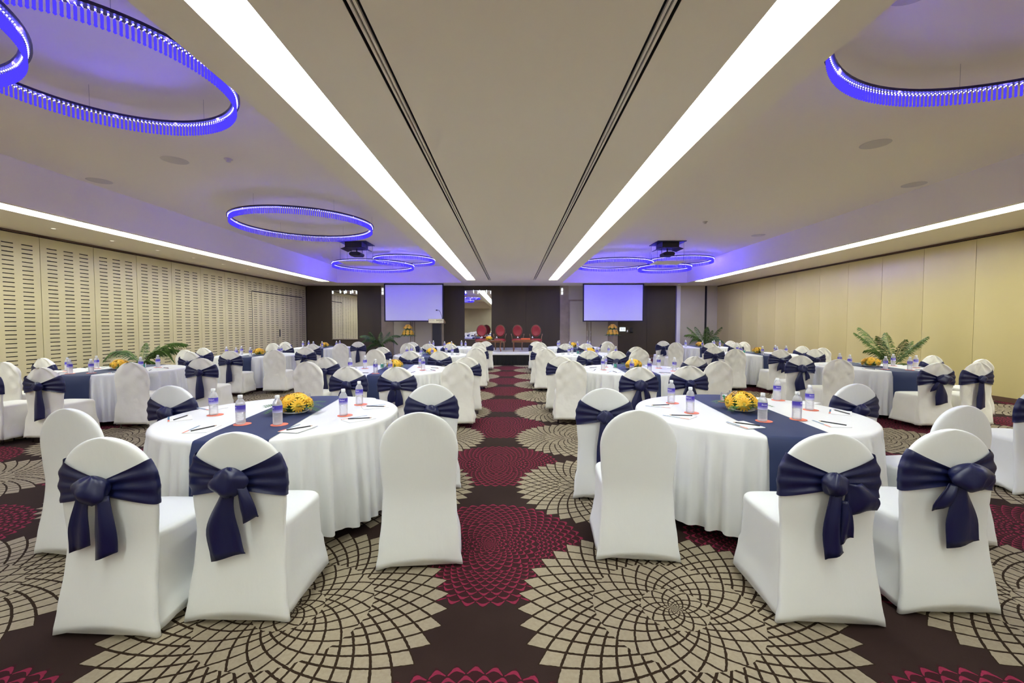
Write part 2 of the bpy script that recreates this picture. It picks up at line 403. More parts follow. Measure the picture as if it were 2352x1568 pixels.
# round ceiling speakers, sprinklers, downlights
b = MB(); b.lathe([(.0, -.004), (.165, -.004), (.18, 0), (.18, .01)], 28, cap0=False); spk = b.mesh('speaker', 'speaker_grille', True)
for (x, y, lb) in ((-5.15, 6.75, 'round flush ceiling speaker beyond the biggest hanging ring of crystals'), (-7.2, 7.7, 'round flush ceiling speaker beside the slotted-wall light trough'),
                   (5.05, 6.15, 'round flush ceiling speaker beyond the ring over beige-wall side'), (7.2, 7.9, 'round flush ceiling speaker beside the beige-wall light trough'),
                   (3.03, 3.35, 'round flush ceiling speaker inside the ring on beige-wall side'), (-5.3, 12.4, 'small-looking ceiling speaker just beyond the middle crystal ring'), (6.9, 12.3, 'small-looking ceiling speaker between projector and beige-wall trough')):
    o = tag(link('ceiling_speaker', None, None, (x, y, ZC)), lb, 'speaker', 'ceiling speakers')
    link('grille', spk, o)
b = MB(); b.lathe([(.0, -.05), (.03, -.045), (.035, -.02), (.06, -.005), (.06, 0)], 14, cap0=False); spr = b.mesh('sprinkler', 'speaker_grille', True)
for x, y, lb in ((-4.3, 6.7, 'small ceiling sprinkler near the speaker on slotted-wall side'), (4.7, 10.7, 'small ceiling sprinkler in front of beige-wall side projector')):
    o = tag(link('ceiling_sprinkler', None, None, (x, y, ZC)), lb, 'sprinkler', 'ceiling sprinklers'); link('cap', spr, o)
b = MB(); b.lathe([(.0, -.002), (.035, -.002)], 16, cap0=False, cap1=False); dlm = b.mesh('lamp', 'downlight')
b = MB(); b.lathe([(.035, -.003), (.06, -.004), (.064, 0)], 16, cap0=False, cap1=False); dlr = b.mesh('trim_ring', 'fin_white', True)
ordn = ['first', 'second', 'third', 'fourth', 'fifth', 'sixth', 'seventh', 'eighth', 'ninth', 'tenth']
dls = [((-8.62, 8.26 + 1.2*i), '%s downlight from the camera in the row above slotted wall' % ordn[i]) for i in range(10)]
for px, lb in ((777, 'ceiling downlight near the mirror by the slotted wall'), (1270, 'ceiling downlight above the end of dark stage panelling'), (1334, 'ceiling downlight touching the beige-wall side projection screen'), (1560, 'ceiling downlight above the white corner strip')):
    dls.append(((at_height(px, 653.5, ZS)[0], min(19.9, at_height(px, 653.5, ZS)[1])), lb))
for (x, y), lb in dls:
    o = tag(link('downlight', None, None, (x, y, ZS)), lb, 'ceiling light', 'small downlights'); link('lamp', dlm, o); link('trim_ring', dlr, o)

# ------------------------------------------------------------------ hanging crystal rings
def crystal_mesh(L, r):
    b = MB(); b.lathe([(r*.35, 0), (r, -.02), (r*.9, -L*.8), (r*1.15, -L*.9), (.0005, -L)], 6); return b
cm_one = crystal_mesh(.115, .0105).mesh('crystal', 'crystal')
def ring(cx, cy, R, n, single, label, z=3.72):
    k = (z-CAM_H)/2.24; cx *= k; cy *= k; R *= k
    t = thing('crystal_ring', label, 'chandelier', (cx, cy, z), group='hanging rings of blue-lit crystals')
    N = 96
    def hoop(r0, r1, z0, z1, m, name):
        b = MB(); rings = []
        for rr, zz in ((r0, z0), (r1, z0), (r1, z1), (r0, z1)):
            rings.append([(rr*math.cos(2*PI*j/N), rr*math.sin(2*PI*j/N), zz) for j in range(N)])
        b.rings(rings + [rings[0]], False, False); return link(name, b.mesh(name, m, False), t)
    hoop(R-.038, R+.038, .0105, .036, 'ring_metal', 'hoop')
    b = MB()
    for j in range(6):
        a = 2*PI*j/6 + .3; b.tube([(R*math.cos(a), R*math.sin(a), .05), (R*math.cos(a), R*math.sin(a), ZC-z)], .0025, 5)
    c = link('suspension_cables', b.mesh('cables', 'chrome'), t); c['kind'] = 'stuff'
    beads = MB(); cr = MB(); src = crystal_mesh(.115, .0105) if n < 260 else crystal_mesh(.115, .0105)
    for j in range(n):
        a = 2*PI*j/n; x, y = R*math.cos(a), R*math.sin(a)
        s = .0075 if single else .006
        for rr in (R-.013, R+.013):
            xx, yy = rr*math.cos(a), rr*math.sin(a)
            beads.add([(xx+s,yy,0),(xx-s,yy,0),(xx,yy+s,0),(xx,yy-s,0),(xx,yy,s),(xx,yy,-s)],
                  [(0,2,4),(2,1,4),(1,3,4),(3,0,4),(2,0,5),(1,2,5),(3,1,5),(0,3,5)])
        if single: link('crystal', cm_one, t, (x, y, -.004))
        else: cr.add([(vx+x, vy+y, vz-.004) for vx, vy, vz in src.v], src.f)
    o = link('led_beads', beads.mesh('beads', 'bead'), t); o['kind'] = 'stuff'
    ld = bpy.data.lights.new('led_lamp', 'POINT'); ld.color = (0.07, 0.052, 1.0); ld.shadow_soft_size = .012
    ld.energy = (RING_NEAR if single else (RING_MID if cy < 12 else RING_FAR))/12
    for j in range(12): link('led_lamp', ld, t, (R*math.cos(PI*j/6+.1), R*math.sin(PI*j/6+.1), -.016))
    if not single:
        o = link('crystal_fringe', cr.mesh('fringe', 'crystal'), t); o['kind'] = 'stuff'
ring(-3.67, 3.95, 1.03, 190, True, 'large near crystal ring glowing blue on slotted-wall side of ceiling')
ring(-4.90, 2.65, 1.36, 240, True, 'blue crystal ring cut by picture edge, crossing the larger near ring', 3.57)
ring(3.94, 2.63, 1.70, 290, True, 'blue crystal ring partly hidden by beam on beige-wall side')
ring(-4.62, 9.80, 1.43, 240, False, 'single blue crystal ring midway down the slotted-wall coffer')
ring(-5.2, 16.5, 1.46, 230, False, 'larger ring of far blue crystal pair below slotted-wall projector')
ring(-3.70, 15.1, 1.02, 180, False, 'smaller ring of far blue crystal pair, beside the aisle trough', 3.86)
ring(3.75, 16.1, 1.37, 220, False, 'largest ring of far blue crystal trio, beside the aisle trough')
ring(5.86, 15.3, 1.08, 180, False, 'blue crystal ring right under the beige-wall side projector', 3.86)
ring(5.95, 17.1, 0.98, 170, False, 'lowest ring of far blue crystal trio, closest to back wall', 3.58)

# ------------------------------------------------------------------ projectors on lifts
for s, side in ((-1, 'slotted-wall'), (1, 'beige-wall')):
    t = thing('ceiling_projector', 'black projector on open ceiling lift, %s side' % side, 'projector', (s*4.78, 13.5, ZC), group='projectors on ceiling lifts')
    link('ceiling_plate', boxmesh('ceiling_plate', 'black_metal', (-.43, .43, -.42, .42, -.015, 0)), t)
    link('lift_housing', boxmesh('lift_housing', 'black_metal', (-.25, .25, -.3, .3, -.17, -.015)), t)
    b = MB()
    for q in (-1, 1): b.add([(q*.2,-.3,-.16),(q*.38,-.3,-.22),(q*.38,.3,-.22),(q*.2,.3,-.16),(q*.2,-.3,-.145),(q*.38,-.3,-.205),(q*.38,.3,-.205),(q*.2,.3,-.145)],
          [(0,1,2,3),(4,5,6,7),(0,1,5,4),(1,2,6,5),(2,3,7,6),(3,0,4,7)])
    link('lift_wings', b.mesh('wings', 'black_metal'), t)
    b = MB(); b.tube([(0,0,-.16),(0,0,-.3)], .02); b.tube([(.17,0,-.16),(.17,0,-.3)], .008); b.tube([(-.17,0,-.16),(-.17,0,-.3)], .008)
    link('drop_rods', b.mesh('rods', 'black_metal'), t)
    b = MB(); b.rings([[( .17*sx*k, y, z) for sx, z in ((-1,-.31),(-1.06,-.36),(-.85,-.40),(.85,-.40),(1.06,-.36),(1,-.31),(.6,-.285),(-.6,-.285))] for y, k in ((-.2,.9),(-.17,1),(.17,1),(.2,.9))])
    pj = link('projector_body', b.mesh('projector_body', 'black_metal'), t)
    b = MB(); b.lathe([(.04,0),(.05,.02),(.05,.06),(.035,.07)], 14); link('lens', b.mesh('lens', 'mirror', True), pj, (.05, .19, -.345), (-PI/2, 0, 0))
    b = MB()
    for q in (-.40, .40):
        for yy in (-.28, .28): b.tube([(q,yy,-.015),(q,yy,-.59)], .003, 5)
    c = link('suspension_wires', b.mesh('wires', 'black_metal'), t)
    link('closing_panel', boxmesh('closing_panel', 'ceiling_paint', (-.43, .43, -.32, .32, -.615, -.59)), t)

# ------------------------------------------------------------------ screens, mirrors and the back wall fittings
for p0, p1, lb in ((882, 1019, 'framed projection screen behind the lectern with its gooseneck microphone'), (1339, 1478, 'framed projection screen beside the lit wall panel, beige-wall side')):
    YS = 19.1
    x0, zt = at_depth(p0, 650.5, YS); x1, zb = at_depth(p1, 738.5, YS)
    t = thing('projection_screen', lb, 'screen', ((x0+x1)/2, YS, zb), group='projection screens')
    hw = (x1-x0)/2; h = min(zt, 3.285)-zb
    link('screen_surface', boxmesh('screen_surface', 'screen_white', (-hw+.05, hw-.05, -.004, .012, .05, h-.05)), t)
    link('frame', boxmesh('frame', 'black_metal', (-hw, hw, -.02, .02, 0, .05), (-hw, hw, -.02, .02, h-.05, h), (-hw, -hw+.05, -.02, .02, .05, h-.05), (hw-.05, hw, -.02, .02, .05, h-.05)), t)
drop = MB(); drop.lathe([(.006, .16), (.018, .12), (.018, .03), (.003, 0)], 6); drop = drop.mesh('crystal_drop', 'droplet')
for p0, p1, lb in ((762, 822, 'tall frameless wall mirror close to the slotted wall'), (1067, 1129, 'tall frameless wall mirror behind the red stage chairs')):
    x0, zt = at_depth(p0, 668, YB-.03); x1, zb = at_depth(p1, 778, YB-.03)
    t = thing('wall_mirror', lb, 'mirror', ((x0+x1)/2, YB-.03, zb), group='tall wall mirrors')
    hw = (x1-x0)/2
    link('glass', boxmesh('glass', 'mirror', (-hw, hw, 0, .012, 0, zt-zb)), t)
    link('backing', boxmesh('backing', 'wall_dark', (-hw+.02, hw-.02, .0125, .029, .02, zt-zb-.02)), t)
    link('ledge', boxmesh('ledge', 'stone', (-hw-.01, hw+.01, -.03, .012, -.03, -.001)), t)
    link('light_bar', boxmesh('light_bar', 'chrome', (-hw, hw, -.06, .0, zt-zb+.001, zt-zb+.02)), t)
    for q, xx in enumerate((-.94, -.33, 0, .13, .5, .66, .96)):
        link('crystal', drop, t, (xx*hw*.98, -.045, zt-zb-.14 + (q % 2)*.03))
# crystal sconces at the screens
for px, lb in ((879, 'small crystal wall sconce at the edge of lectern-side screen'), (1291, 'small crystal wall sconce on stone pilaster near stage chairs')):
    x, z = at_depth(px, 668, YB-.06)
    t = thing('wall_sconce', lb, 'wall light', (x, YB-.06, z), group='crystal wall sconces')
    link('bracket', boxmesh('bracket', 'chrome', (-.03, .03, -.02, .055, .14, .17)), t)
    for q in (-.025, .025): link('crystal', drop, t, (q, -.01, -.02)); link('crystal', drop, t, (q, -.01, -.18))
# lit panel, switch and black wall fitting
x, z = at_depth(1430, 756, YB-.03); t = thing('lit_wall_panel', 'small lit white wall panel with two dark blue glyphs', 'sign', (x, YB-.03, z))
link('panel', boxmesh('lit_panel', 'sign_lit', (-.13, .13, -.01, .029, -.085, .085)), t)
g = MB()
for q in (-.045, .06):
    g.box(q-.025, q+.02, -.013, -.0105, .03, .055); g.box(q-.012, q+.025, -.013, -.0105, -.03, .02); g.box(q-.025, q-.005, -.013, -.0105, -.055, -.035); g.box(q+.005, q+.025, -.013, -.0105, -.055, -.035)
link('glyphs', g.mesh('glyphs', 'sign_blue'), t)
x, z = at_depth(1441, 760, YB-.01); t = thing('light_switch', 'tiny white wall switch next to the lit wall panel', 'switch', (x, YB-.011, z))
link('plate', boxmesh('plate', 'switch_white', (-.03, .03, 0, .0105, -.05, .05)), t); link('rocker', boxmesh('rocker', 'label_white', (-.015, .015, -.004, -.0005, -.03, .03)), t)
x, z = at_depth(1450, 757, YB-.03); t = thing('wall_phone', 'black wall-mounted fitting beside the tiny white switch', 'wall fitting', (x, YB-.05, z))
link('base', boxmesh('base', 'black_metal', (-.05, .05, .0, .049, -.13, .1)), t)
b = MB(); b.tube([(-.06,-.02,-.12),(0,-.03,-.1),(.06,-.02,-.12)], [.03,.02,.03]); link('handset', b.mesh('handset', 'black_metal', True), t)

# ------------------------------------------------------------------ stage
SX0, SX1, SY0, SZ = -3.8, 3.5, 15.92, .43
t = thing('stage', 'low black-skirted stage with pale top in front of back wall', 'stage', (0, SY0, 0))
link('platform', boxmesh('platform', 'stage_top', (SX0, SX1, 0, YB-.02-SY0, SZ-.05, SZ)), t)
b = MB(); n = 240; rr = []
for z, am in ((.003, .012), (SZ-.055, .005)):
    rr.append([(lerp(SX0, SX1, i/n), .012 + am*math.sin(i*1.9), z) for i in range(n+1)])
b.rings(rr, False, False, False)
b.box(SX0, SX1, .03, YB-.1-SY0, .003, SZ-.056)
link('skirt', b.mesh('skirt', 'black_cloth'), t)

def oval(w_, h_, n=24): return [(w_*math.cos(2*PI*j/n), h_*math.sin(2*PI*j/n)) for j in range(n)]
def stage_chair():
    P = {}
    b = MB(); rings = []
    for y, k in ((-.03, .8), (-.045, .95), (-.02, 1.0), (.0, 1.0), (.02, .95), (.03, .8)):
        rings.append([(x*k, y, z*k) for x, z in oval(.19, .235)])
    b.rings(rings); P['backrest'] = (b.mesh('backrest', 'red_leather', True), (0, .24, .80))
    b = MB(); pts = [(x, 0, z) for x, z in oval(.205, .25, 28)]; b.tube(pts + [pts[0]], .016, 6); P['back_frame'] = (b.mesh('back_frame', 'gilt', True), (0, .24, .80))
    b = MB(); b.rings([[(x*k*1.25, y*k*1.15, z) for x, y in oval(.2, .2)] for z, k in ((-.05, .98), (-.02, 1.03), (.02, 1.0), (.05, .85), (.06, .5))]); P['seat'] = (b.mesh('seat', 'red_leather', True), (0, 0, .42))
    b = MB(); b.rings([[(x*1.25, y*1.15, z) for x, y in oval(.2, .2)] for z in (-.10, -.051)]); P['seat_rail'] = (b.mesh('seat_rail', 'gilt', True), (0, 0, .42))
    b = MB(); b.tube([(0,0,.37),(0,0,.2),(0,0,0)], [.024,.02,.014], 8); P['leg'] = (b.mesh('leg', 'gilt', True), None)
    b = MB(); b.tube([(0,.22,.66),(.03,.05,.67),(.03,-.1,.66),(.0,-.13,.55),(0,-.12,.42)], [.016,.018,.018,.015,.015], 8); P['arm'] = (b.mesh('arm', 'gilt', True), None)
    return P
SCH = stage_chair()
for px, lb in ((1105, 'red oval-backed armchair on stage nearest the lectern'), (1148, 'second red oval-backed stage armchair from the lectern'), (1189, 'third red oval-backed stage armchair from the lectern'), (1231, 'red oval-backed stage armchair farthest from the lectern')):
    x, z = at_depth(px, 760, 18.2)
    t = thing('stage_armchair', lb, 'chair', (x, 18.2, SZ), random.uniform(-.06, .06), 'red armchairs on the stage')
    for nme in ('backrest', 'back_frame', 'seat', 'seat_rail'): link(nme, SCH[nme][0], t, SCH[nme][1])
    for lx in (-.18, .18):
        for ly in (-.15, .17): link('leg', SCH['leg'][0], t, (lx, ly, 0))
    for s in (-1, 1): link('arm', SCH['arm'][0], t, (s*.235, 0, 0), scale=(s, 1, 1))
ctl = MB(); ctl.tube([(0,0,.40),(.02,0,.3),(-.005,0,.12),(.03,0,0)], [.022,.018,.012,.016], 8); ctl = ctl.mesh('leg', 'stage_wood', True)
for px, lb in ((1124, 'low wooden stage table with yellow flowers, nearer lectern'), (1206, 'low wooden stage table carrying an orange tray')):
    x, z = at_depth(px, 780, 17.25)
    t = thing('coffee_table', lb, 'table', (x, 17.25, SZ+.006), 0, 'low tables on the stage')
    b = MB(); b.box(-.52, .52, -.26, .26, .405, .43); b.box(-.47, .47, -.21, .21, .36, .404)
    link('table_top', b.mesh('table_top', 'stage_wood'), t)
    for lx in (-.43, .43):
        for ly in (-.18, .18): link('leg', ctl, t, (lx, ly, 0), (0, 0, 0 if lx > 0 else PI))
    for q, side in ((-.29, 'lectern'), (.29, 'far')):
        lbl = 'white-topped glass at the %s end of %s' % (side, 'flower-bearing stage table' if px < 1180 else 'tray-bearing stage table')
        g = thing('covered_glass', lbl, 'glass', (x+q, 17.2, SZ+.437), 0, 'covered glasses on the stage tables')
        b = MB(); b.lathe([(.028, 0), (.033, .1)], 14, cap1=False); link('tumbler', b.mesh('tumbler', 'clear_glass', True), g)
        b = MB(); b.lathe([(.036, .1), (.025, .13), (.003, .17)], 14); link('paper_cone', b.mesh('cone', 'paper', True), g)
    if px > 1180:
        g = thing('gift_tray', 'orange tray lying on the stage table', 'tray', (x+.02, 17.3, SZ+.437))
        link('base', boxmesh('tray', 'stage_wood', (-.2, .2, -.09, .09, 0, .03)), g); link('cover', boxmesh('tray_cover', 'stripe_orange', (-.18, .18, -.07, .07, .031, .09)), g)
# lectern
x, z = at_depth(1004, 770, 16.9)
t = thing('lectern', 'dark lectern with pale sign board and gooseneck microphone', 'lectern', (x, 16.9, SZ))
link('base', boxmesh('base', 'black_metal', (-.25, .25, -.2, .2, 0, .05)), t)
link('column', boxmesh('column', 'black_metal', (-.16, .16, -.12, .12, .051, 1.1)), t)
b = MB(); b.add([(-.30,-.2,1.10),(.30,-.2,1.10),(.30,.22,1.10),(-.30,.22,1.10),(-.30,-.2,1.28),(.30,-.2,1.28),(.30,.22,1.16),(-.30,.22,1.16)],
      [(0,3,2,1),(4,5,6,7),(0,1,5,4),(1,2,6,5),(2,3,7,6),(3,0,4,7)]); link('reading_desk', b.mesh('desk', 'brown_wood'), t)
sg = link('sign_board', boxmesh('sign', 'sign_board', (-.285, .285, -.215, -.201, 1.12, 1.275)), t)
def textmesh(body, size, m, name):
    cu = bpy.data.curves.new(name, 'FONT'); cu.body = body; cu.size = size; cu.align_x = 'CENTER'; cu.align_y = 'CENTER'
    o = bpy.data.objects.new(name, cu); COL.objects.link(o)
    bpy.context.view_layer.update()
    me = bpy.data.meshes.new_from_object(o.evaluated_get(bpy.context.evaluated_depsgraph_get()))
    bpy.data.objects.remove(o); me.materials.clear(); me.materials.append(MATS[m]); me.name = name
    return me
link('lettering', textmesh('HOTEL', .07, 'sign_text_pale', 'lettering'), sg, (-.16, -.2165, 1.225), (PI/2, 0, 0))
g = MB()
for q in range(8):
    xx = .01 + q*.031
    g.box(xx, xx+.007, -.2175, -.2155, 1.20, 1.25); g.box(xx+.008, xx+.022, -.2175, -.2155, 1.20 + (q*37 % 4)*.012, 1.21 + (q*37 % 4)*.012); g.box(xx+.016, xx+.022, -.2175, -.2155, 1.205, 1.245)
g.box(.10, .26, -.2175, -.2155, 1.155, 1.167)
link('lettering', g.mesh('small_print', 'sign_text'), sg)
b = MB(); b.tube([(.19,.05,1.22),(.19,.05,1.32),(.17,.03,1.42),(.12,.0,1.56),(.09,-.02,1.61),(.03,-.05,1.62)], .008, 6); mc = link('gooseneck', b.mesh('gooseneck', 'black_metal', True), t)
b = MB(); b.tube([(.03,-.05,1.62),(.0,-.06,1.62),(-.03,-.07,1.62)], [.015,.024,.018], 8); link('microphone', b.mesh('microphone', 'black_metal', True), mc)

# ------------------------------------------------------------------ flowers
def gerbera():
    b = MB()
    for lay, (n, L, w_, up) in enumerate(((15, .054, .0068, .006), (13, .040, .0060, .014))):
        for j in range(n):
            a = 2*PI*(j + .5*lay)/n; ca, sa = math.cos(a), math.sin(a); vs = []
            for rr, ww, zz in ((.008, .35, .002), (L*.45, 1, .008), (L*.8, .95, .006), (L, .35, .0)):
                for q in (-1, 1): vs.append((rr*ca - q*ww*w_*sa, rr*sa + q*ww*w_*ca, zz + up + (.003 if lay else 0)))
            b.add(vs, [(0,1,3,2),(2,3,5,4),(4,5,7,6)])
    return b.mesh('gerbera', 'petal')
GER = gerbera()
b = MB(); b.lathe([(.014, .012), (.013, .019), (.006, .023)], 10); GERC = b.mesh('flower_centre', 'flower_centre', True)
def fern(L=.13):
    b = MB()
    for i in range(11):
        t_ = .08 + .88*i/10; x = L*t_; z = .02*math.sin(PI*t_) - .010*t_; l = .036*(1-.65*abs(t_-.4))
        for s in (-1, 1): b.add([(x-.006,0,z),(x+.006,s*l*.55,z+.002),(x+.024,s*l,z-.003),(x+.014,s*l*.4,z),(x+.008,0,z)], [(0,1,2,3,4)])
    b.add([(0,-.003,0),(0,.003,0),(L*1.06,0,-.006)], [(0,1,2)])
    return b.mesh('fern_leaf', 'leaf_green')
FERN = fern()
b = MB(); b.lathe([(.08, .0), (.105, .012), (.10, .016), (.02, .014)], 24); DISH = b.mesh('dish', 'dish_white', True)
b = MB(); b.lathe([(.07, .014), (.085, .04), (.06, .085), (.01, .10)], 14); FOAM = b.mesh('greenery', 'leaf_green', True)
def arrangement(x, y, z, label, rz=0, sc=1.0):
    t = thing('flower_arrangement', label, 'flowers', (x, y, z), rz, 'yellow gerbera table centrepieces')
    t.scale = (sc,)*3
    link('dish', DISH, t); link('greenery', FOAM, t)
    spots = [(8, 0)] + [(52, 360*j/4 + 20) for j in range(4)] + [(88, 360*j/6 + 5) for j in range(6)]
    for k, (tilt, az) in enumerate(spots):
        rad = .0 if k == 0 else (.066 if tilt < 60 else .105); zz = .128 if k == 0 else (.110 if tilt < 60 else .070)
        f = link('flower', GER, t, (rad*math.cos(R_(az)), rad*math.sin(R_(az)), zz), Euler((0, R_(tilt*.9), R_(az))), (1.08 + .12*math.sin(k*2.1),)*3)
        link('flower_centre', GERC, f)
    for j in range(12):
        a = 2*PI*j/12 + .2*math.sin(j*5); link('leaf', FERN, t, (.06*math.cos(a), .06*math.sin(a), .024), Euler((0, R_(-4 - 8*(j % 3)), a)), (1.25,)*3)
    return t
def tall_stand(px, py, Y, label):
    x, z = at_depth(px, py, Y)
    zb = SZ if SX0 < x < SX1 else 0
    t = thing('flower_stand', label, 'flowers', (x, Y, zb), 0, 'tall flower stands')
    h = z - zb
    b = MB(); b.lathe([(.14, 0), (.14, .02), (.03, .04), (.028, h-.05), (.05, h-.04)], 16); link('glass_column', b.mesh('column', 'clear_glass', True), t)
    b = MB(); b.lathe([(.05, h-.04), (.13, h), (.135, h+.02), (.02, h+.02)], 18); link('bowl', b.mesh('bowl', 'dish_white', True), t)
    b = MB(); b.lathe([(.12, h+.02), (.17, h+.10), (.10, h+.2), (.13, h+.32), (.08, h+.42), (.01, h+.46)], 14); link('greenery', b.mesh('greenery', 'leaf_green', True), t)
    for lay, (n, rr, zz, tl) in enumerate(((9, .21, .10, 75), (7, .17, .19, 60), (7, .15, .36, 60), (4, .07, .44, 30))):
        for j in range(n):
            a = 2*PI*j/n + lay*.4
            f = link('flower', GER, t, (rr*math.cos(a), rr*math.sin(a), h+zz), Euler((0, R_(tl), a)), (1.5,)*3); link('flower_centre', GERC, f)
    for j in range(14):
        a = 2*PI*j/14; link('leaf', FERN, t, (.1*math.cos(a), .1*math.sin(a), h+.05), Euler((0, R_(12), a)), (2.0,)*3)
tall_stand(937, 771, 19.0, 'tall stand of yellow flowers below the lectern-side screen')
tall_stand(1407, 770, 19.0, 'tall stand of yellow flowers beside the lit wall panel')
arrangement(at_depth(1123, 780, 17.25)[0], 17.25, SZ+.437, 'yellow flower bowl on the low stage table', 0, 1.1)

# ------------------------------------------------------------------ palms
def frond(L, droop, rise, lf, seed):
    rnd = random.Random(seed); b = MB(); n = 22; pts = []
    for i in range(n+1):
        t_ = i/n; pts.append((L*t_, 0, rise*L*t_ - droop*L*t_*t_))
    b.tube(pts[::2], [.012*(1-.8*i/(n/2)) + .002 for i in range(n//2+1)], 5)
    for i in range(5, 2*n+1):
        t_ = i/(2*n); i0 = min(n-1, int(t_*n)); fr_ = t_*n - i0
        p = Vector(pts[i0]).lerp(Vector(pts[i0+1]), fr_); d = (Vector(pts[i0+1]) - Vector(pts[i0])).normalized()
        ll = lf*(math.sin(PI*min(1, t_*.8+.14))*.9 + .18)
        for s in (-1, 1):
            a = (d*.62 + Vector((0, s*.55, -.32 + rnd.uniform(-.2, .15)))).normalized()
            m_ = p + a*ll*.5 + Vector((0, 0, .012)); e = p + a*ll; e.z -= ll*.28
            w_ = Vector((.5, 0, .87))*.0145
            b.add([tuple(p-w_*.4), tuple(m_-w_), tuple(e), tuple(m_+w_), tuple(p+w_*.4)], [(0,1,2,3,4)])
    return b.mesh('frond', 'palm_green')
FR = [frond(1.0, .95, 1.5, .30, 1), frond(.95, 1.35, 1.5, .27, 2), frond(1.05, .45, 1.6, .30, 3), frond(.8, .95, .75, .24, 4)]
def palm(x, y, z0, label, spec, sc, potm='pot_dark'):
    t = thing('potted_palm', label, 'plant', (x, y, z0), 0, 'potted palms')
    b = MB(); b.lathe([(.17, 0), (.22, .30), (.24, .32), (.24, .36), (.21, .36), (.2, .31), (.02, .31)], 20); link('pot', b.mesh('pot', potm, True), t)
    b = MB()
    for j in range(5):
        a = j*1.26; b.tube([(.04*math.cos(a), .04*math.sin(a), .3), (.05*math.cos(a), .05*math.sin(a), .3 + .2*sc + .1)], [.018, .012], 6)
    link('stems', b.mesh('stems', 'palm_green', True), t)
    for k, (az, ty, s_) in enumerate(spec):
        link('frond', FR[ty], t, (.04*math.cos(R_(az)), .04*math.sin(R_(az)), .36 + .2*sc), (0, 0, R_(az)), (s_*sc,)*3)
palm(at_depth(325, 800, 10.0)[0], 10.0, 0, 'feathery arching palm against the slotted wall behind second-row table', [(182, 1, .82), (168, 0, .55), (12, 0, .85), (-12, 1, .85), (28, 1, .9), (80, 2, .35), (120, 2, .4), (-60, 3, .7), (-120, 3, .7), (225, 3, .75), (300, 3, .8), (-30, 3, .85)], 1.0)
palm(at_depth(2050, 800, 9.8)[0], 9.8, 0, 'upright bushy palm in pot against the beige wall', [(185, 0, .62), (10, 2, .45), (60, 2, .6), (100, 2, .7), (140, 2, .6), (-25, 2, .5), (-70, 2, .55), (205, 2, .55), (250, 2, .5), (330, 3, .5), (220, 3, .5)], 1.0, 'pot_white')
palm(at_depth(1620, 790, 18.9)[0], 18.9, 0, 'palm standing before the black wall slit in far corner', [(178, 0, .75), (150, 2, .6), (20, 0, .6), (60, 2, .6), (100, 2, .6), (-10, 1, .7), (-60, 3, .8), (-120, 3, .9), (200, 1, .75), (-90, 2, .5), (250, 2, .6), (300, 2, .6)], 1.1)
palm(at_depth(872, 790, 18.8)[0], 18.8, 0, 'dark palm against dark panelling beside the lectern-side screen', [(175, 0, .8), (150, 2, .5), (20, 0, .8), (60, 2, .5), (100, 2, .5), (-10, 1, .8), (-60, 3, .8), (-120, 3, .9), (200, 1, .8), (-90, 0, .5), (240, 2, .5)], 1.0)

# ------------------------------------------------------------------ chairs
WT = [(0, .262), (.12, .244), (.3, .228), (.47, .222), (.6, .232), (.713, .237)]
ZA, RA = .713, .237
def back_w(z):
    if z <= ZA: return interp(WT, z)
    return RA*math.sqrt(max(0, 1-((z-ZA)/RA)**2))
def back_y(z):
    return .05*smoothstep(z/.47) if z < .47 else .05 - .02*(z-.47)/.48
def back_t(z):
    return .058 if z < ZA else .058*(.45 + .55*math.sqrt(max(0, 1-((z-ZA)/RA)**4)))
def sup(a, n):
    c, s = math.cos(a), math.sin(a)
    return math.copysign(abs(c)**(2/n), c), math.copysign(abs(s)**(2/n), s)
def back_pt(a, z, off=0.0):
    u, v = sup(a, 3.2); w_ = back_w(z) + off; t_ = back_t(z)/2 + off
    return (w_*u, back_y(z) + back_t(z)/2 + t_*v, z)
def make_back(z0, loose, seed):
    rnd = random.Random(seed); b = MB(); rings = []
    zs = [z0 + (ZA-z0)*i/20 for i in range(20)] + [ZA + RA*math.sin(PI/2*i/14) for i in range(14)] + [ZA+RA*.9995]
    N = 48; ph = rnd.uniform(0, 6)
    for z in zs:
        r = []
        for j in range(N):
            a = 2*PI*j/N; x, y, zz = back_pt(a, z)
            u = x/max(back_w(z), .01)
            if z < z0 + .15:
                zz += (0.045 if not loose else .006)*(1-u*u)*(1-(z-z0)/.15)
            if loose:
                d = .007*math.sin(9*u + 22*z + ph)*math.sin(13*z + ph) + .004*math.sin(30*z - 5*u + ph)
                y += d*(1 if y < back_y(z)+.03 else -1)*(.5 + (z > .6)*.8)
                if z < .4: x += .010*math.sin(z*18+ph)*(1 if u > 0 else -1)*(abs(u) > .9)
            r.append((x, y, zz))
        rings.append(r)
    b.rings(rings, True, True)
    return b.mesh('backrest', 'fabric_loose' if loose else 'fabric_white', True)
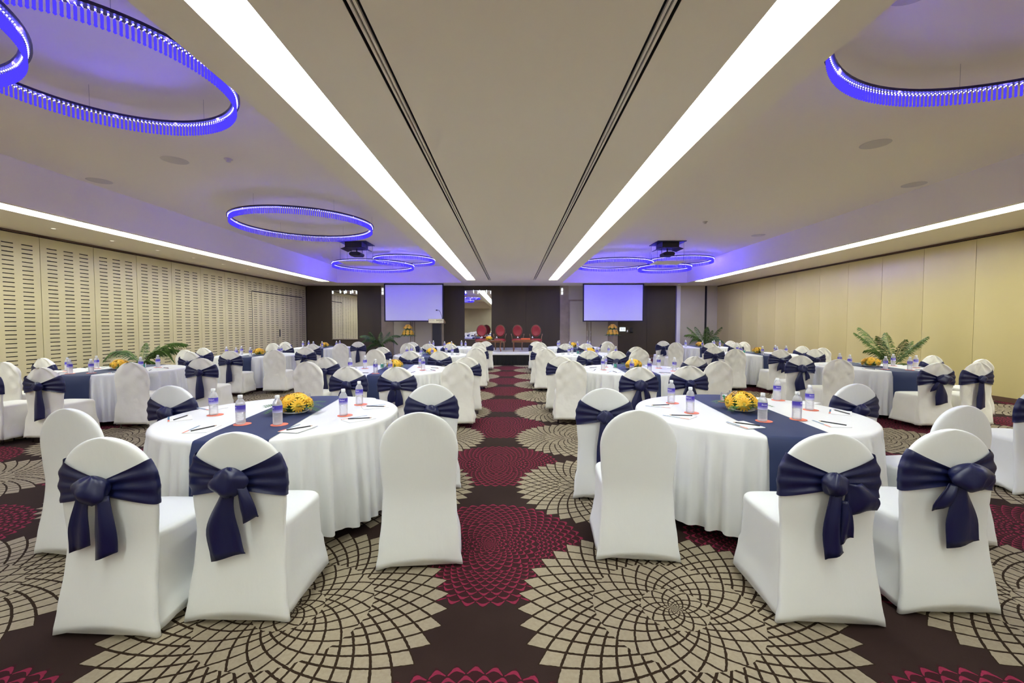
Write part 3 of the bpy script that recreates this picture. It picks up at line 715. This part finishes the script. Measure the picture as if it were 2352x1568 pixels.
def make_seat(z0, loose, seed):
    rnd = random.Random(seed); b = MB(); rings = []; N = 72; ph = rnd.uniform(0, 6)
    lv = [z0 + (.445-z0)*i/12 for i in range(13)] + [.462, .473, .480, .484, .486]
    sc = [1]*13 + [.985, .95, .85, .6, .2]
    for z, k in zip(lv, sc):
        hw = interp([(0, .258), (.2, .238), (.445, .226)], z)*k; hd = interp([(0, .275), (.2, .258), (.445, .245)], z)*k
        yc = .055 + .245; n = 7 if z < .2 else 5
        r = []
        for j in range(N):
            a = 2*PI*j/N; u, v = sup(a, n); zz = z
            q = min(abs(u), abs(v))
            if z < z0+.2:
                zz += (.060 if not loose else .012)*(1-q*q)*(1-(z-z0)/.2)
            pull = 0 if loose else -.022*(1-q*q)*math.sin(PI*min(1, (.46-z)/.46))*(z < .46)
            if loose and z < .46:
                dd = (.46-z)/.46
                pull = (.012*math.sin(11*a + ph) + .007*math.sin(23*a + 2*ph + 9*z))*dd + .006*math.sin(25*z + 5*a + ph)
            x = hw*u + (pull*u if abs(u) >= abs(v) else 0); y = yc + hd*v + (pull*v if abs(v) > abs(u) else 0)
            if y < .07: y = max(y, .045 + .0*z) if z > .3 else max(y, .028)
            r.append((x, y, zz))
        rings.append(r)
    b.rings(rings, True, True)
    return b.mesh('seat', 'fabric_loose' if loose else 'fabric_white', True)
def make_sash(seed, off=.007):
    rnd = random.Random(seed); b = MB(); N = 72; M_ = 19; rings = []; ph = rnd.uniform(0, 6)
    for i in range(M_):
        f = i/(M_-1); r = []
        for j in range(N):
            a = 2*PI*j/N; u, v = sup(a, 3.2); s = abs(u)
            if v < 0: zt = lerp(.748, .845, s**.95); zb = lerp(.672, .628, s**1.1)
            else: zt = lerp(.80, .845, s**2); zb = lerp(.655, .628, s**2)
            z = lerp(zb, zt, f)
            rip = .0065*math.sin(f*PI*6 + ph + s*2)*(1-s*.45)*(v < .3)
            x, y, zz = back_pt(a, z, off + rip + (.008*(1-s) if v < 0 else 0)); r.append((x, y, zz))
        rings.append(r)
    b.rings(rings, False, False)
    return b.mesh('sash', 'navy_satin', True)
def make_knot(cx, cz, rx, rz_, ry, seed):
    rnd = random.Random(seed); p = rnd.uniform(0, 6); b = MB(); rings = []
    for i in range(15):
        th = PI*i/14 - PI/2; r = []
        for j in range(26):
            a = 2*PI*j/26
            d = 1 + .13*math.sin(2*a + 3*th + p) + .09*math.sin(5*a - 2*th + p*2) + .05*math.sin(9*a + p)
            cth = max(.02, math.cos(th))
            r.append((cx + rx*cth*math.cos(a)*d, -.010 + ry*cth*math.sin(a)*d, cz + rz_*math.sin(th)*(1+.08*math.sin(3*a+p))))
        rings.append(r)
    b.rings(rings); return b.mesh('knot', 'navy_satin', True)
def make_tail(x0, z0, x1, z1, w0, w1, bend, seed, fold=0):
    """a hanging ribbon with a lengthwise crease; closed thin sheet"""
    rnd = random.Random(seed); b = MB(); n, m_ = 12, 7; fr, bk = [], []; p = rnd.uniform(0, 6)
    for i in range(n+1):
        t_ = i/n; xc = lerp(x0, x1, t_) + bend*math.sin(PI*t_); zc = lerp(z0, z1, t_); ww = lerp(w0, w1, smoothstep(t_*1.4))
        row = []
        for j in range(m_):
            s = j/(m_-1)*2 - 1
            y = -.016 - .012*(1-t_)*(1-abs(s)) - .009*math.sin(s*3.0 + p + t_*1.5) - .012*math.sin(PI*t_) - fold
            row.append((xc + s*ww/2, min(y, -.004) + back_y(max(.3, zc)) - .03, zc + (.02*s if i == n else .0) ))
        fr.append(row); bk.append([(x, y+.004, z) for x, y, z in row])
    rings = [fr[i] + list(reversed(bk[i])) for i in range(n+1)]
    b.rings(rings); return b.mesh('tail', 'navy_satin', True)
BOWS = [
    dict(k=(-.01, .715, .082, .066, .042), t=[(-.05, .69, -.095, .43, .06, .105, .0), (.03, .69, .035, .40, .07, .105, .012)]),
    dict(k=(.0, .718, .078, .070, .046), t=[(-.01, .68, -.015, .345, .06, .165, -.03), (.05, .70, .095, .53, .05, .075, .01)]),
    dict(k=(-.02, .715, .060, .055, .040), t=[(.06, .72, .10, .575, .10, .17, .03), (-.01, .68, -.005, .36, .055, .085, -.02), (.03, .64, .045, .44, .05, .06, .0)]),
    dict(k=(.045, .72, .095, .068, .052), t=[(.0, .69, .035, .375, .06, .165, .0), (-.04, .69, -.085, .565, .05, .085, -.01)]),
    dict(k=(.0, .715, .06, .055, .04), t=[(.0, .69, .0, .30, .075, .13, .0)]),
    dict(k=(.0, .715, .07, .055, .042), t=[(-.03, .69, -.05, .50, .06, .10, -.01), (.02, .69, .04, .46, .06, .10, .01)]),
]
BOWM = []
for i, bw in enumerate(BOWS):
    BOWM.append(((make_sash(i), make_sash(i, .016)), make_knot(*bw['k'], i), [make_tail(*t_[:6], t_[6], i*7+q, .004*q) for q, t_ in enumerate(bw['t'])]))
BK = {('s', 0): make_back(0.004, False, 1)}; ST = {('s', 0): make_seat(.004, False, 1)}
for v in range(3): BK[('l', v)] = make_back(.075, True, 10+v); ST[('l', v)] = make_seat(.06, True, 20+v)
b = MB(); b.tube([(0,0,.0),(0,0,.15)], .010, 8); LEG = b.mesh('leg', 'chrome', True)
nchair = [0]
def chair(x, y, phi, bow, style, label):
    """bow None: plain cover; style s stretch cover to the carpet, l loose cotton cover"""
    nchair[0] += 1; v = 0 if style == 's' else nchair[0] % 3
    t = thing('banquet_chair', label, 'chair', (x, y-.03, 0), -R_(phi), 'covered banquet chairs')
    link('backrest', BK[(style, v)], t); link('seat', ST[(style, v)], t)
    ins = .0 if style == 's' else .0
    for lx, ly in ((-.19, .085), (.19, .085), (-.19, .48), (.19, .48)): link('leg', LEG, t, (lx, ly, 0))
    if bow is not None:
        s_, k_, ts = BOWM[bow % len(BOWM)]
        so = link('sash', s_[0 if style == 's' else 1], t); link('knot', k_, so)
        for q in ts: link('tail', q, so)
    return t

# ------------------------------------------------------------------ table parts
RT, ZT = .865, .76
HALF = .225
def cloth_r(th, d, seed):
    p = seed*1.7
    f = .55*math.sin(19*th + p + .8*math.sin(3*th + p)) + .75*math.sin(37*th + 2*p + 1.2*math.sin(5*th)) + .55*math.sin(58*th + 3*p + math.sin(7*th))
    f = math.copysign(abs(f)**.7, f)
    c = abs(math.sin(th)); mask = 1 - .85*smoothstep((c - .945)/.03)
    return RT + .018 + .03*d + mask*.041*(d**.5)*max(f, -.8)
def make_cloth(seed, lim):
    b = MB(); N = 440; rings = []
    for r in (.02, .4, .7, .85, RT-.01): rings.append([(r*math.cos(2*PI*j/N), r*math.sin(2*PI*j/N), ZT) for j in range(N)])
    rings.append([((RT+.006)*math.cos(2*PI*j/N), (RT+.006)*math.sin(2*PI*j/N), ZT-.004) for j in range(N)])
    rings.append([((RT+.014)*math.cos(2*PI*j/N), (RT+.014)*math.sin(2*PI*j/N), ZT-.014) for j in range(N)])
    for i in range(12):
        d = i/11; r = []
        for j in range(N):
            th = 2*PI*j/N; rr = cloth_r(th, d, seed)
            zn = lerp(ZT-.03, .085, d); rr = min(rr, lerp(RT+.03, lim[j//2], smoothstep((.74-zn)/.2)))      # pushed in by a seat
            z = zn + (.010*math.sin(4*th+seed) + .35*(rr - RT - .068)*.3)*d
            r.append((rr*math.cos(th), rr*math.sin(th), z))
        rings.append(r)
    b.rings(rings, True, False)
    me = b.mesh('tablecloth', 'cloth_satin', True)
    return me
def cloth_limits(tx, ty, rot, placed):
    lim = []
    for j in range(220):
        th = 2*PI*j/220 + R_(rot); L = 1.2
        for cx, cy, phi in placed:
            c_, s_ = math.cos(R_(phi)), math.sin(R_(phi))
            r = .5
            while r < L:
                dx, dy = tx + r*math.cos(th) - cx, ty + r*math.sin(th) - cy
                u, v = dx*c_ - dy*s_, dx*s_ + dy*c_
                if abs(u) < .285 and -.06 < v < .575: L = r; break
                r += .012
        lim.append(L)
    for _ in range(2): lim = [min(lim[j-1], lim[j], lim[(j+1) % 220]) for j in range(220)]
    return lim
def make_runner(drop):
    b = MB(); m_ = 9; cols = []
    for j in range(m_):
        s = -HALF + 2*HALF*j/(m_-1); e = math.sqrt(RT*RT - s*s); pts = []
        for i in range(9):
            pts.append((s, lerp(-e+.01, e-.01, i/8), ZT+.003))
        def end(sg, dr):
            out = [(s, sg*(e+.008), ZT), (s, sg*(e+.018), ZT-.012)]
            for q in range(1, 9):
                d = q/8*dr/(ZT-.03-.085); th = math.atan2(sg*e, s)
                o = .028 + .04*d; out.append((s, sg*math.sqrt((RT+o+.012)**2 - s*s), ZT-.03-(ZT-.115)*d))
            return out
        cols.append(list(reversed(end(-1, drop))) + pts + end(1, .25))
    b.rings(cols, False, False, False)
    return b.mesh('table_runner', 'navy_runner', True)
RUN = make_runner(.42)
b = MB(); b.lathe([(.83, .70), (.845, .71), (.845, .74), (.83, .748)], 40); TTOP = b.mesh('table_top', 'stage_wood')
b = MB(); b.tube([(0,0,.699),(0,0,0)], .018, 8); TLEG = b.mesh('leg', 'black_metal')
# bottle
prof = [(.026, 0), (.031, .004), (.032, .012)]
for i in range(7): z_ = .018 + i*.0092; prof += [(.0325, z_), (.0300, z_+.0035), (.0325, z_+.007)]
prof += [(.0325, .086), (.0322, .088), (.0322, .138), (.0325, .141), (.0300, .147), (.0315, .151), (.0275, .158), (.0285, .162), (.022, .172), (.0145, .183), (.0135, .188)]
b = MB(); b.lathe(prof, 22); BODY = b.mesh('body', 'clear_plastic', True)
b = MB(); b.lathe([(.0155, .188), (.016, .190), (.016, .207), (.0145, .2095)], 18); CAP = b.mesh('cap', 'bottle_cap', True)
b = MB(); b.lathe([(.0329, .088), (.0331, .089), (.0331, .137), (.0329, .138)], 24, cap0=False, cap1=False); LAB = b.mesh('label', 'bottle_label', True)
def wrap(me, r, z0, ang):
    for v in me.vertices:
        a = ang + v.co.x/r; v.co = Vector((r*math.cos(a), r*math.sin(a), z0 + v.co.y))
    return me
LET = wrap(textmesh('Bisleri', .017, 'label_white', 'lettering'), .0335, .124, -PI/2)
b = MB(); b.add([(-.011, -.004, 0), (.011, -.002, 0), (.011, .0, 0), (-.011, -.002, 0)], [(0,1,2,3)]); LET2 = wrap(b.mesh('under_script', 'label_white'), .0335, .113, -PI/2+.35)
b = MB(); b.lathe([(.006, .0), (.0, .0005)], 10, cap0=False); DOT = None
b = MB(); b.lathe([(.0, .0), (.058, .0), (.058, .0022), (.0, .0022)], 26, cap0=False, cap1=False); COA = b.mesh('coaster', 'coaster')
PAD = boxmesh('pad', 'paper', (-.075, .075, -.105, .105, 0, .004))
b = MB(); b.box(-.0735, -.062, -.035, .105, .0041, .0046, 0); b.box(-.0735, -.062, -.105, -.035, .0041, .0046, 1); STRP = b.mesh('edge_stripe', ['stripe_blue', 'stripe_orange'])
b = MB(); b.tube([(0, -.085, .0045), (0, .072, .0045)], .0042, 6); PEN = b.mesh('barrel', 'pencil_black')
b = MB(); b.tube([(0, .0721, .0045), (0, .09, .0045)], [.004, .0006], 6); PTIP = b.mesh('tip', 'pencil_wood')
b = MB(); b.lathe([(.001, .004), (.03, .004), (.0335, .0855), (.0355, .0855), (.0345, .0), (.001, .0)], 22, cap0=False, cap1=False); TUM = b.mesh('tumbler', 'clear_glass', True)
b = MB(); b.lathe([(.001, -.009), (.009, -.006), (.0115, 0), (.009, .006), (.001, .009)], 8); MINT = {c: None for c in ('mint_white', 'mint_green', 'mint_teal')}
for c in MINT: MINT[c] = b.mesh('mint', c, True)

def bottle(x, y, z, rz, label):
    t = thing('water_bottle', label, 'bottle', (x, y, z), rz, 'small water bottles on the tables')
    link('body', BODY, t); link('cap', CAP, t); l = link('label_band', LAB, t); link('lettering', LET, l); link('lettering', LET2, l)
def coaster(x, y, z, label):
    o = tag(link('coaster', COA, None, (x, y, z)), label, 'coaster', 'orange coasters')
def pad(x, y, z, rz, label):
    t = thing('notepad', label, 'notepad', (x, y, z), rz, 'white notepads'); link('sheets', PAD, t); link('edge_stripe', STRP, t)
def pencil(x, y, z, rz, label):
    t = thing('pencil', label, 'pencil', (x, y, z), rz, 'black pencils'); link('barrel', PEN, t); link('tip', PTIP, t)
def tumbler(x, y, z, label, fill=None):
    t = thing('glass_tumbler', label, 'glass', (x, y, z), 0, 'tumblers on the tables'); link('tumbler', TUM, t)
    if fill:
        k = 0
        for lay in range(3):
            for j in range(5):
                a = 2*PI*j/5 + lay*.6; c = fill if (j*7+lay*3) % 4 else ('mint_green' if fill == 'mint_white' else fill)
                link('mint', MINT[c], t, (.016*math.cos(a), .016*math.sin(a), .016 + lay*.019), (lay*.5, j*.7, a)); k += 1

# ------------------------------------------------------------------ tables and everything on and around them
# seat order: near wall-side, near aisle-side, wall front(plain), wall rear(sash), aisle front(plain), aisle rear(sash)
ROWN = {1: 'front', 2: 'second', 3: 'third', 4: 'last'}
def tname(col, row):
    return {'A': '%s-row table by the slotted wall', 'B': "%s-row table, aisle's slotted-wall side", 'C': "%s-row table, aisle's beige-wall side", 'D': '%s-row table by the beige wall'}[col] % ROWN[row]
# local template (x towards the aisle is flipped for columns A and B): (bottle), (pad, angle)
TB = [(-.10, -.62), (.16, -.56), (-.55, -.28), (-.52, .12), (.50, -.14), (.36, .30)]
TP = [(-.30, -.62, 25), (.42, -.50, -25), (-.70, -.22, 60), (-.72, .14, 85), (.66, -.20, -65), (.62, .16, -85)]
PLACE = ['near wall-side', 'near aisle-side', 'front wall-flank', 'rear wall-flank', 'front aisle-flank', 'rear aisle-flank']
TABLES = {
 ('B', 1): (-1.84, 3.53, 6, [(-1.93, 2.02, 2, 0), (-1.37, 2.12, 0, 1), (-2.83, 2.73, 8, None), (-3.00, 3.78, 6, 5), (-.56, 2.61, -8, None), (-.75, 3.86, -8, 5)]),
 ('C', 1): (1.95, 3.62, -5, [(2.24, 2.18, 0, 3), (1.57, 2.10, 3, 2), (2.99, 2.83, -8, None), (3.12, 3.90, -6, 5), (.79, 2.68, 4, None), (.82, 3.62, 10, 4)]),
 ('B', 2): (-1.92, 7.05, 5, [(-2.09, 5.50, 2, 5), (-1.46, 5.47, 0, 5), (-2.98, 6.28, 8, None), (-3.05, 7.15, 6, 4), (-.78, 6.19, -4, None), (-.76, 7.15, -6, 5)]),
 ('C', 2): (1.97, 7.10, -4, [(2.30, 5.62, 3, 5), (1.61, 5.46, -2, 1), (3.05, 6.37, -6, None), (3.10, 7.35, -8, 5), (.88, 6.45, 3, None), (.83, 7.30, 6, 4)]),
 ('B', 3): (-1.97, 10.55, 5, [(-2.08, 8.85, 2, 5), (-1.47, 8.80, 0, 5), (-3.01, 9.50, 6, None), (-3.12, 10.45, 8, 5), (-.82, 9.92, -4, None), (-.82, 10.75, -4, 4)]),
 ('C', 3): (1.88, 10.65, -4, [(2.14, 8.90, 4, 1), (1.60, 9.02, -3, 5), (2.84, 9.63, -6, None), (2.98, 10.62, -8, 5), (.75, 9.63, 3, None), (.69, 10.45, 4, 5)]),
 ('B', 4): (-2.02, 14.05, 5, [(-2.38, 12.35, 4, 5), (-1.76, 12.35, 0, 5), (-3.07, 12.75, 6, None), (-3.13, 13.55, 6, 5), (-1.02, 13.35, -4, None), (-.90, 14.15, -4, 4)]),
 ('C', 4): (1.95, 14.05, -4, [(2.13, 12.50, 3, 5), (1.53, 12.35, 0, 5), (2.98, 13.45, -6, None), (3.08, 14.15, -6, 4), (.85, 13.30, 3, None), (.78, 14.05, 4, 5)]),
 ('A', 2): (-6.38, 7.05, 7, [(-6.50, 5.30, 6, 4), (-5.87, 5.40, 0, 4), (-7.30, 6.22, 6, None), (-7.38, 6.98, 10, 5), (-5.42, 6.15, -2, None), (-4.99, 6.95, -4, 4)]),
 ('A', 3): (-6.10, 10.45, 7, [(-6.42, 8.62, 4, 4), (-5.82, 8.95, 0, 4), (-6.98, 9.25, 6, None), (-7.18, 10.15, 10, 5), (-5.10, 9.30, -4, None), (-5.02, 10.35, -4, 5)]),
 ('A', 4): (-6.05, 14.0, 7, [(-6.38, 12.20, 4, 4), (-5.62, 12.20, 0, 4), (-7.03, 12.75, 6, None), (-7.16, 13.75, 8, 5), (-4.98, 12.60, -4, None), (-4.98, 13.80, -4, 4)]),
 ('D', 2): (6.22, 7.55, -7, [(6.60, 6.12, -4, 4), (5.97, 6.07, 2, 3), (7.34, 6.75, -8, None), (7.34, 7.60, -8, 5), (5.10, 6.75, 4, None), (5.06, 7.58, 4, 1)]),
 ('D', 3): (6.18, 10.95, -7, [(6.68, 9.55, -3, 5), (5.82, 9.40, 2, 5), (7.28, 10.15, -8, None), (7.28, 10.98, -8, 5), (4.99, 9.68, 4, None), (5.05, 10.75, 5, 5)]),
 ('D', 4): (6.20, 14.40, -7, [(6.72, 13.00, -3, 5), (5.90, 12.92, 2, 5), (7.35, 13.75, -8, None), (7.33, 14.60, -8, 5), (5.02, 13.30, 4, None), (5.10, 14.45, 5, 5)]),
}
T1B = [(553, 975), (638, 976), (491, 953), None, (789, 954), (825.5, 929)]
T1P = [(465, 986, 10), (685, 986, -12), (413, 961, 38), (488, 937, 60), (823.5, 963, -45), (861, 935, -62)]
T2B = [(1830, 964), (1751, 968), (1859, 941.5), (1784.5, 919), (1585, 948), (1541.5, 925.7)]
T2P = [(1909, 974, -5), (1711.5, 977, 12), (1930, 948, -38), (1851, 925.7, -60), (1561, 956, 45), (1514, 932, 62)]
ci = 0
for (col, row), (tx, ty, rot, chairs) in TABLES.items():
    T = tname(col, row); ai = 1 if col in 'AB' else -1; ci += 1
    placed = []
    for (cx, cy, phi, bow) in chairs:
        for _ in range(30):        # keep the chair back clear of the hanging cloth, the seat only slightly under the edge
            c_, s_ = math.cos(-R_(phi)), math.sin(-R_(phi)); ok = True
            for u in (-.24, -.12, 0, .12, .24):
                for v in (-.03, .06, .2, .35, .53):
                    dd = math.hypot(cx + u*c_ - v*s_ - tx, cy + u*s_ + v*c_ - ty)
                    if dd < (RT + .06 if v < .1 else RT - .16): ok = False
            if ok: break
            k_ = math.hypot(cx-tx, cy-ty); cx += (cx-tx)/k_*.012; cy += (cy-ty)/k_*.008
        placed.append((cx, cy, phi))
    tb = thing('banquet_table', 'round banquet table hidden under the white cloth, ' + T, 'table', (tx, ty, 0), R_(rot), 'round banquet tables')
    link('table_top', TTOP, tb)
    for q in range(4): link('leg', TLEG, tb, (.55*math.cos(PI/4+q*PI/2), .55*math.sin(PI/4+q*PI/2), 0))
    tag(link('tablecloth', make_cloth(ci, cloth_limits(tx, ty, rot, placed)), None, (tx, ty, 0), (0, 0, R_(rot))), 'long white satin cloth draped over ' + T, 'tablecloth', 'white tablecloths')
    tag(link('table_runner', RUN, None, (tx, ty, 0), (0, 0, R_(rot))), 'navy runner across ' + T, 'table runner', 'navy table runners')
    arrangement(tx + (.02 if row > 1 else (.06 if col == 'B' else -.02)), ty + (0 if row > 1 else .02), ZT+.0035, 'yellow gerbera arrangement on ' + T, ci*1.1, 1.0)
    names = ['navy-bowed white chair at wall-side of near end, ', 'navy-bowed white chair at aisle-side of near end, ', 'plain white chair without sash, wall flank of ', 'navy-sashed white chair on wall flank of ', 'plain white chair without sash, aisle flank of ', 'navy-sashed white chair on aisle flank of ']
    for (cx, cy, phi), (_, _, _, bow), nm in zip(placed, chairs, names):
        chair(cx, cy, phi, bow, 's' if row == 1 else 'l', nm + T)
    def on(x, y):     # resting height: runner or cloth
        c, s = math.cos(-R_(rot)), math.sin(-R_(rot)); lx = (x-tx)*c - (y-ty)*s
        return ZT + (.0035 if abs(lx) < HALF + .09 else .0008)
    for i in range(6):
        if row == 1:
            bp_ = (T1B if col == 'B' else T2B)[i]; pp = (T1P if col == 'B' else T2P)[i]
            bxy = at_height(bp_[0], bp_[1], ZT) if bp_ else None
            px_, py_ = at_height(pp[0], pp[1], ZT); pa = pp[2]
        else:
            rj = random.Random(ci*10+i)
            bxy = (tx + ai*TB[i][0] + rj.uniform(-.05, .05), ty + TB[i][1] + rj.uniform(-.05, .05))
            px_, py_ = tx + ai*TP[i][0], ty + TP[i][1]; pa = -ai*TP[i][2] + rj.uniform(-8, 8)
        if bxy:
            z = on(*bxy)
            if row <= 2: coaster(bxy[0] + (.012 if row == 1 else 0), bxy[1], z, 'round orange coaster under bottle at %s place, ' % PLACE[i] + T)
            bottle(bxy[0], bxy[1], z + (.0026 if row <= 2 else 0), random.Random(ci*31+i).uniform(-.9, .9), 'water bottle at %s place, ' % PLACE[i] + T)
        if row <= 3 and not (row == 3 and col in 'AD'):
            z = on(px_, py_); pad(px_, py_, z, R_(pa), 'white notepad with striped edge at %s place, ' % PLACE[i] + T)
            pencil(px_ + .01, py_ + .0, z+.0045, R_(pa + (-32 if col in 'AB' else 38)), 'black pencil on notepad at %s place, ' % PLACE[i] + T)
    if row <= 3:
        if col == 'B' and row == 1:
            g = [(704, 928, None), (690, 923, None)]
        elif col == 'C' and row == 1:
            g = [(1664, 923.5, 'mint_white'), (1683, 919, None)]
        else: g = None
        if g:
            for q, (px, py, fl) in enumerate(g):
                gx, gy = at_height(px, py, ZT); coaster(gx, gy, on(gx, gy), 'orange coaster under %s glass behind flowers, ' % ('front' if q == 0 else 'rear') + T)
                tumbler(gx, gy, on(gx, gy) + .0026, ('glass tumbler holding wrapped mints, ' if fl else ('empty glass tumbler in front, ' if q == 0 else 'empty glass tumbler at rear, ')) + T, fl)
        else:
            s = 1 if col in 'AC' else -1
            tumbler(tx + (.25 if col in 'A' else -.24), ty + .17, ZT+.0035, 'tumbler of teal-wrapped mints beside flowers, ' + T, 'mint_teal')
tag_ = chair(4.62, 3.72, 4, 1, 's', 'navy-sashed white chair cut off by the picture edge near beige wall')
